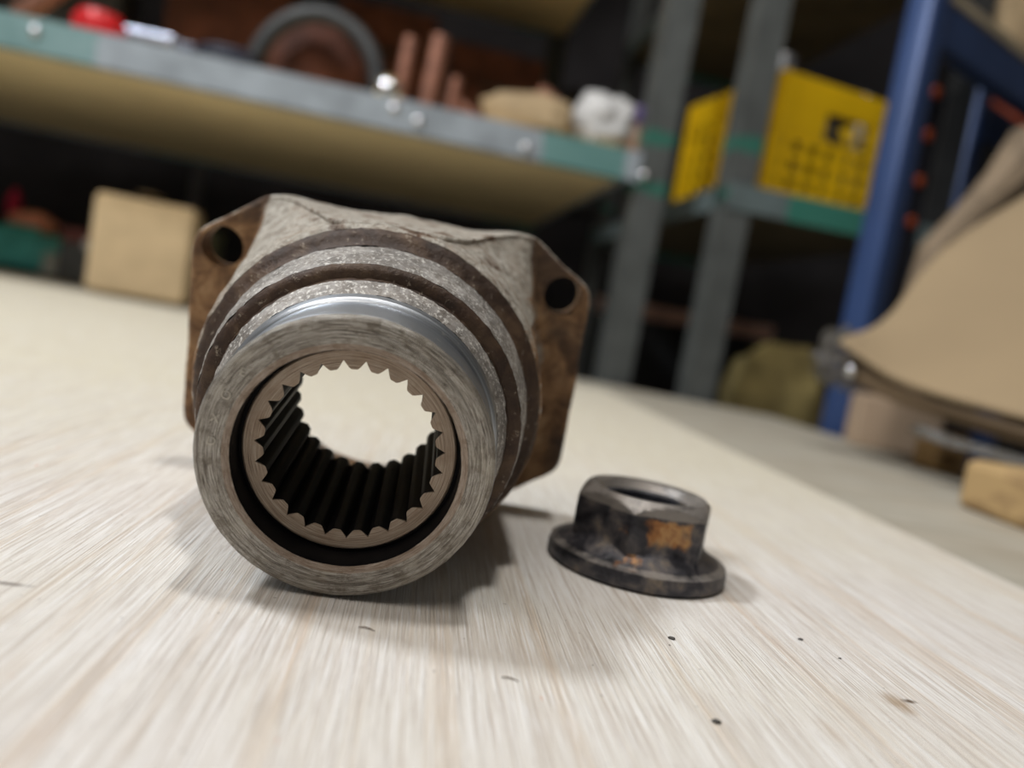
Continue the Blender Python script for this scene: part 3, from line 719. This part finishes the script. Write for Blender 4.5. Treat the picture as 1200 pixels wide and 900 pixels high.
g = obj('clay_lump', lump(BM(), (0, 0, 0), (42, 26, 20), 8, .15, 3), plain('salmon_clay', (.72, .30, .22), .7), loc=(tp.x-5, tp.y+58, 83), smooth=70); tag(g, 'salmon pink lump resting on the teal case', 'lump')
r_, p = boxroot('white_cap_bottle', 50, 322, 0, 'small pale bottle beside the right side of the teal case', 'bottle', 20)
b = BM(); lathe(b, [(0, 0), (18, 0), (19, 3), (19, 34), (9, 46), (9, 60), (0, 60)], 20); obj('bottle_body', b, plain('pale_bottle', (.42, .46, .46), .4), r_, smooth=40)
r_, p = boxroot('dark_toolbox', 85, 333, 0, 'dark grey toolbox on the bench left of the tan box', 'toolbox', 30)
b = BM(); box(b, -48, 44, 0, 60, 0, 62, 5); obj('toolbox_body', b, plain('charcoal_paint', (.045, .048, .05), .5), r_); obj('lid', box(BM(), -48, 44, -1, 61, 63, 84, 4), plain('dark_red_lid', (.10, .02, .018), .5), r_)
obj('latch', box(BM(), -8, 8, -5, -1, 52, 72, 1), steel, r_)
q = PY(17, 236, 2000); r_ = empty('hanging_hook', (q.x, q.y, 0), 0, 'crimson spray bottle on a black stand beyond the left end of the bench', 'bottle'); r_.name = 'spray_bottle'
b = BM(); lathe(b, [(0, q.z-40), (16, q.z-40), (17, q.z-30), (17, q.z+8), (8, q.z+20), (7, q.z+32), (0, q.z+32)], 18); obj('bottle_body', b, plain('crimson_plastic', (.70, .01, .08), .4), r_, smooth=40)
b = BM(); box(b, -60, 60, -40, 40, FLOOR, q.z-40, 3); g = obj('display_stand', b, plain('black_cabinet', (.018, .018, .02)), loc=(q.x, q.y, 0)); tag(g, 'black stand beyond the left bench end under the crimson bottle', 'stand')
g = obj('steel_conduit', tube(BM(), [(0, 0, FLOOR), (0, 0, 1750)], 16, 12), plain('dull_conduit', (.10, .10, .115), .5), loc=(PY(232, 210, 2050).x, 2050, 0), smooth=50); tag(g, 'dull grey vertical conduit behind the shelf, above the tan box', 'pipe')

# ------------------------------------------------------------------ blue rack
blue = plain('blue_rack_enamel', (.032, .066, .185), .36, .15, .1, 8); blued = plain('blue_rack_enamel_dull', (.03, .06, .16), .5, .1, .15, 8)
RY = math.radians(35)
pb = PY(980, 500, 925)
rack = empty('blue_rack', (pb.x+4, 925, FLOOR), RY, 'dark blue steel rack at the right with square posts and a chipboard-topped beam', 'rack')
zb = PY(1090, 10, 945).z - FLOOR + 4
def bpost(x, y, w_=36):
    return obj('post', box(BM(), x-w_/2, x+w_/2, y-w_/2, y+w_/2, 0, zb+260, 7, 4), blue, rack, smooth=40)
bpost(0, 0)
for (x, y) in ((330, 95), (600, 0), (600, 95)): bpost(x, y, 34)
obj('beam', box(BM(), 18, 582, -12, 12, zb-52, zb, 4, 2), blued, rack)
obj('beam', box(BM(), 347, 583, 88, 102, zb-52, zb, 4, 2), blued, rack)
obj('foot_tie', box(BM(), 592, 608, 17, 78, 120, 150, 3, 1), blued, rack)
obj('shelf_board', box(BM(), 22, 578, -14, 40, zb, zb+13, 1, 1), plain('rack_chipboard', (.42, .36, .26), .8, var=.1), rack)
# perforated upright with orange plugs
up = PY(1083, 180, 1040); q = cellpos(rack, up)
obj('perforated_strip', box(BM(), q.x-28, q.x+26, q.y, q.y+4, 0, zb-60, 1, 1), plain('near_black_blue', (.012, .014, .03), .6), rack)
orange = plain('burnt_orange_plastic', (.50, .085, .02), .5)
for (px, py) in ((1096, 108), (1087, 158), (1078, 212), (1069, 260)):
    c_ = cellpos(rack, PY(px, py, up.y-3)); b = BM(); lathe(b, [(0, 0), (8, 0), (8, 4), (5, 6), (0, 6)], 14); bmesh.ops.rotate(b, matrix=Matrix.Rotation(PI/2, 3, 'X'), verts=b.verts)
    obj('orange_plug', b, orange, rack, smooth=40, loc=(c_.x, q.y, c_.z))
# orange tub behind the rack beam, on a dark stand
q = PY(1178, 172, 1480); g = empty('orange_tub', (q.x, q.y, 0), 0, 'burnt orange plastic tub seen below the blue beam behind the rack', 'tub')
b = BM(); lathe(b, [(0, q.z-20), (64, q.z-20), (84, q.z+130), (88, q.z+130), (88, q.z+140), (80, q.z+140), (58, q.z-14), (0, q.z-14)], 28); obj('tub_body', b, orange, g, smooth=40)
b = BM(); tube(b, [(76*math.cos(a), -10, q.z+132+46*math.sin(a)) for a in [i*PI/12 for i in range(13)]], 3, 8); obj('handle', b, steel, g, smooth=50)
g = obj('display_stand', box(BM(), -90, 90, -80, 80, FLOOR, q.z-20, 4), plain('black_cabinet', (.018, .018, .02)), loc=(q.x, q.y, 0)); tag(g, 'black stand behind the blue rack under the orange tub', 'stand')
# tan parcel on the rack at the upper right corner
q = PY(1196, 30, 1080); ql = cellpos(rack, q)
g = obj('paper_parcel', lump(BM(), (0, 0, 70), (50, 24, 62), 6, .1, 3, .5), tan, loc=onworld(rack, ql.x+30, 14, zb+13.5), smooth=50); tag(g, 'tan paper parcel on top of the blue rack beam in the upper right corner', 'parcel')

# ------------------------------------------------------------------ right end of the bench: boxes, blocks, cardboard, film
woodb = plain('amber_wood_block', (.46, .30, .13), .7, var=.2, scale=30)
pale = plain('pale_brown_carton', (.46, .34, .24), .85, var=.06)
def aligned(name, px, py, label, cat, rz=0): 
    p = PZ(px, py, -SHEET); return empty(name, (p.x, p.y, -SHEET), GRAIN+rz, label, cat), p
r_, p = aligned('small_carton', 1000, 522, 'pale pinkish carton on the grey bench strip by the foot of the blue post', 'box', math.radians(-19))
b = BM(); box(b, 0, 78, 0, 55, 0, 52, 3, 2); obj('carton', b, pale, r_); obj('flap', box(BM(), 2, 76, 3, 40, 52, 53.5, .4, 1), pale, r_)
r_, p = aligned('wood_block', 1088, 551, 'small amber wood block behind the larger block, under the cardboard', 'block')
b = BM(); box(b, 0, 30, -6, 26, 0, 34, 4, 2); obj('block', b, plain('brown_wood_block', (.48, .31, .14), .7, var=.2, scale=30), r_); obj('end_mark', box(BM(), 5, 20, -6.4, -6, 8, 16), plain('dark_stamp', (.16, .09, .03), .8), r_)
r_, p = aligned('wood_block', 1118, 592, 'larger amber wood block nearest the viewer on the right bench strip', 'block')
t = NT('marked_block'); o_ = t.obj(); f_ = t.noise(t.map(o_, (30, 30, 60)), 1, 4, .6)
t.set('Base Color', t.mix(t.ramp(f_, [(.48, 0.), (.62, .7)]), (.50, .34, .16), (.22, .13, .06))); t.set('Roughness', .7)
b = BM(); box(b, 0, 44, -150, 0, 0, 30, 5, 2); obj('block', b, t.m, r_)
# sheets of cardboard: 3-d control points, near edge low, far edge raised
def sheetmesh(rows, n=14, wav=1.2, seed=1):
    from mathutils import noise
    def cat(P, t):
        k = len(P)-1; f = t*k; i = min(int(f), k-1); u = f-i
        p0, p1, p2, p3 = P[max(i-1, 0)], P[i], P[i+1], P[min(i+2, k)]
        return .5*((2*p1)+(p2-p0)*u+(2*p0-5*p1+4*p2-p3)*u*u+(3*p1-p0-3*p2+p3)*u**3)
    bm = BM(); g = []
    for a in range(n+1):
        col = [cat(r, a/n) for r in rows]; line = []
        for c in range(n+1):
            q = cat(col, c/n); q = q+Vector((0, 0, noise.noise(q*.02+Vector((seed, 0, 0)))*wav)); line.append(bm.verts.new(q))
        g.append(line)
    for a in range(n):
        for c in range(n): bm.faces.new((g[a][c], g[a+1][c], g[a+1][c+1], g[a][c+1]))
    return bm
def solid(o, th): m_ = o.modifiers.new('thick', 'SOLIDIFY'); m_.thickness = th*S; m_.offset = 0; return o
card = plain('kraft_cardboard', (.35, .26, .155), .85, var=.05, scale=6); cardd = plain('kraft_cardboard_dark', (.20, .14, .085), .85, var=.1, scale=12)  # second kraft tone is darker, for the folded layer
near_ = [PY(984, 400, 640), PY(1038, 438, 605), PY(1098, 462, 560), PY(1200, 490, 500), PY(1330, 515, 450)]
mid_ = [PY(988, 398, 645), PY(1045, 405, 640), PY(1110, 390, 630), PY(1210, 380, 600), PY(1330, 390, 560)]
far_ = [PY(992, 397, 650), PY(1040, 374, 680), PY(1103, 296, 720), PY(1205, 228, 740), PY(1330, 150, 740)]
cs = empty('cardboard_sheet', near_[1], 0, 'big flat kraft cardboard sheet leaning over the boxes at the right edge', 'cardboard')
def atroot(bm, root):
    bmesh.ops.translate(bm, vec=-Vector(root.location)/S, verts=bm.verts); return bm
solid(obj('sheet_panel', atroot(sheetmesh([near_, mid_, far_]), cs), card, cs, smooth=60), 4)
l1 = [PY(1000, 420, 650), PY(1045, 448, 612), PY(1100, 474, 566), PY(1200, 504, 505), PY(1330, 532, 455)]
l2 = [PY(985, 436, 655), PY(1040, 466, 620), PY(1100, 486, 575), PY(1200, 520, 515), PY(1330, 552, 465)]
l0 = [p_+Vector((10, 60, 2)) for p_ in l1]
cs2 = empty('folded_cardboard', l1[1], 0, 'darker folded cardboard layer directly beneath the big kraft sheet', 'cardboard')
solid(obj('folded_panel', atroot(sheetmesh([l2, l1, l0], 12, 2, 5), cs2), cardd, cs2, smooth=60), 4)
film = NT('clear_packing_film'); film.set('Base Color', (.24, .23, .21)); film.set('Roughness', .18); film.set('Transmission Weight', .6); film.set('Specular IOR Level', .8); film.set('Alpha', .6)
_n = film.noise(film.obj(), 60, 5); film.bump(_n, .006, .9); film = film.m
a_ = [PY(1075, 496, 560), PY(1130, 512, 528), PY(1200, 530, 490), PY(1290, 556, 450)]
b_ = [PY(1072, 508, 556), PY(1130, 526, 522), PY(1200, 545, 484), PY(1290, 572, 444)]
c2_ = [p_+Vector((4, 18, -6)) for p_ in a_]
fl_ = empty('packing_film', a_[1], 0, 'crinkled clear packing film hanging between the cardboard and the wood blocks', 'film')
solid(obj('film_sheet', atroot(sheetmesh([b_, a_, c2_], 16, 5, 9), fl_), film, fl_, smooth=70), .4)
q = PY(986, 420, 655)
bl = empty('plastic_pouch', q, 0, 'crumpled clear plastic pouch at the cardboard corner in front of the blue post', 'bag')
obj('pouch_film', lump(BM(), (0, 0, 0), (19, 14, 22), 17, .3, 4, .9, 3), film, bl, smooth=70)
g = obj('glint_ball', lump(BM(), (0, 0, 0), (5.5, 5.5, 5.5), 1, 0, 3), MATS['chrome'], bl, loc=(3, -17, -9), smooth=80)  # small chrome ball added to give a bright glint
# crumpled brown paper standing behind the sheet
q = PY(1172, 215, 830)
g = empty('crumpled_paper', (q.x, q.y, FLOOR), 0, 'twisted brown wrapping paper rising behind the big cardboard sheet', 'paper')
hz_ = q.z-FLOOR; hb_ = hz_-215
obj('paper_roll', tube(BM(), [(-60, 0, 0), (-56, 0, hb_), (-46, 0, hz_-80), (-24, 0, hz_-40), (4, 0, hz_), (30, 0, hz_+45)], [26, 25, 22, 17, 22, 30], 9), plain('brown_wrapping_paper', (.24, .18, .12), .8, var=.2, scale=30), g, smooth=25)
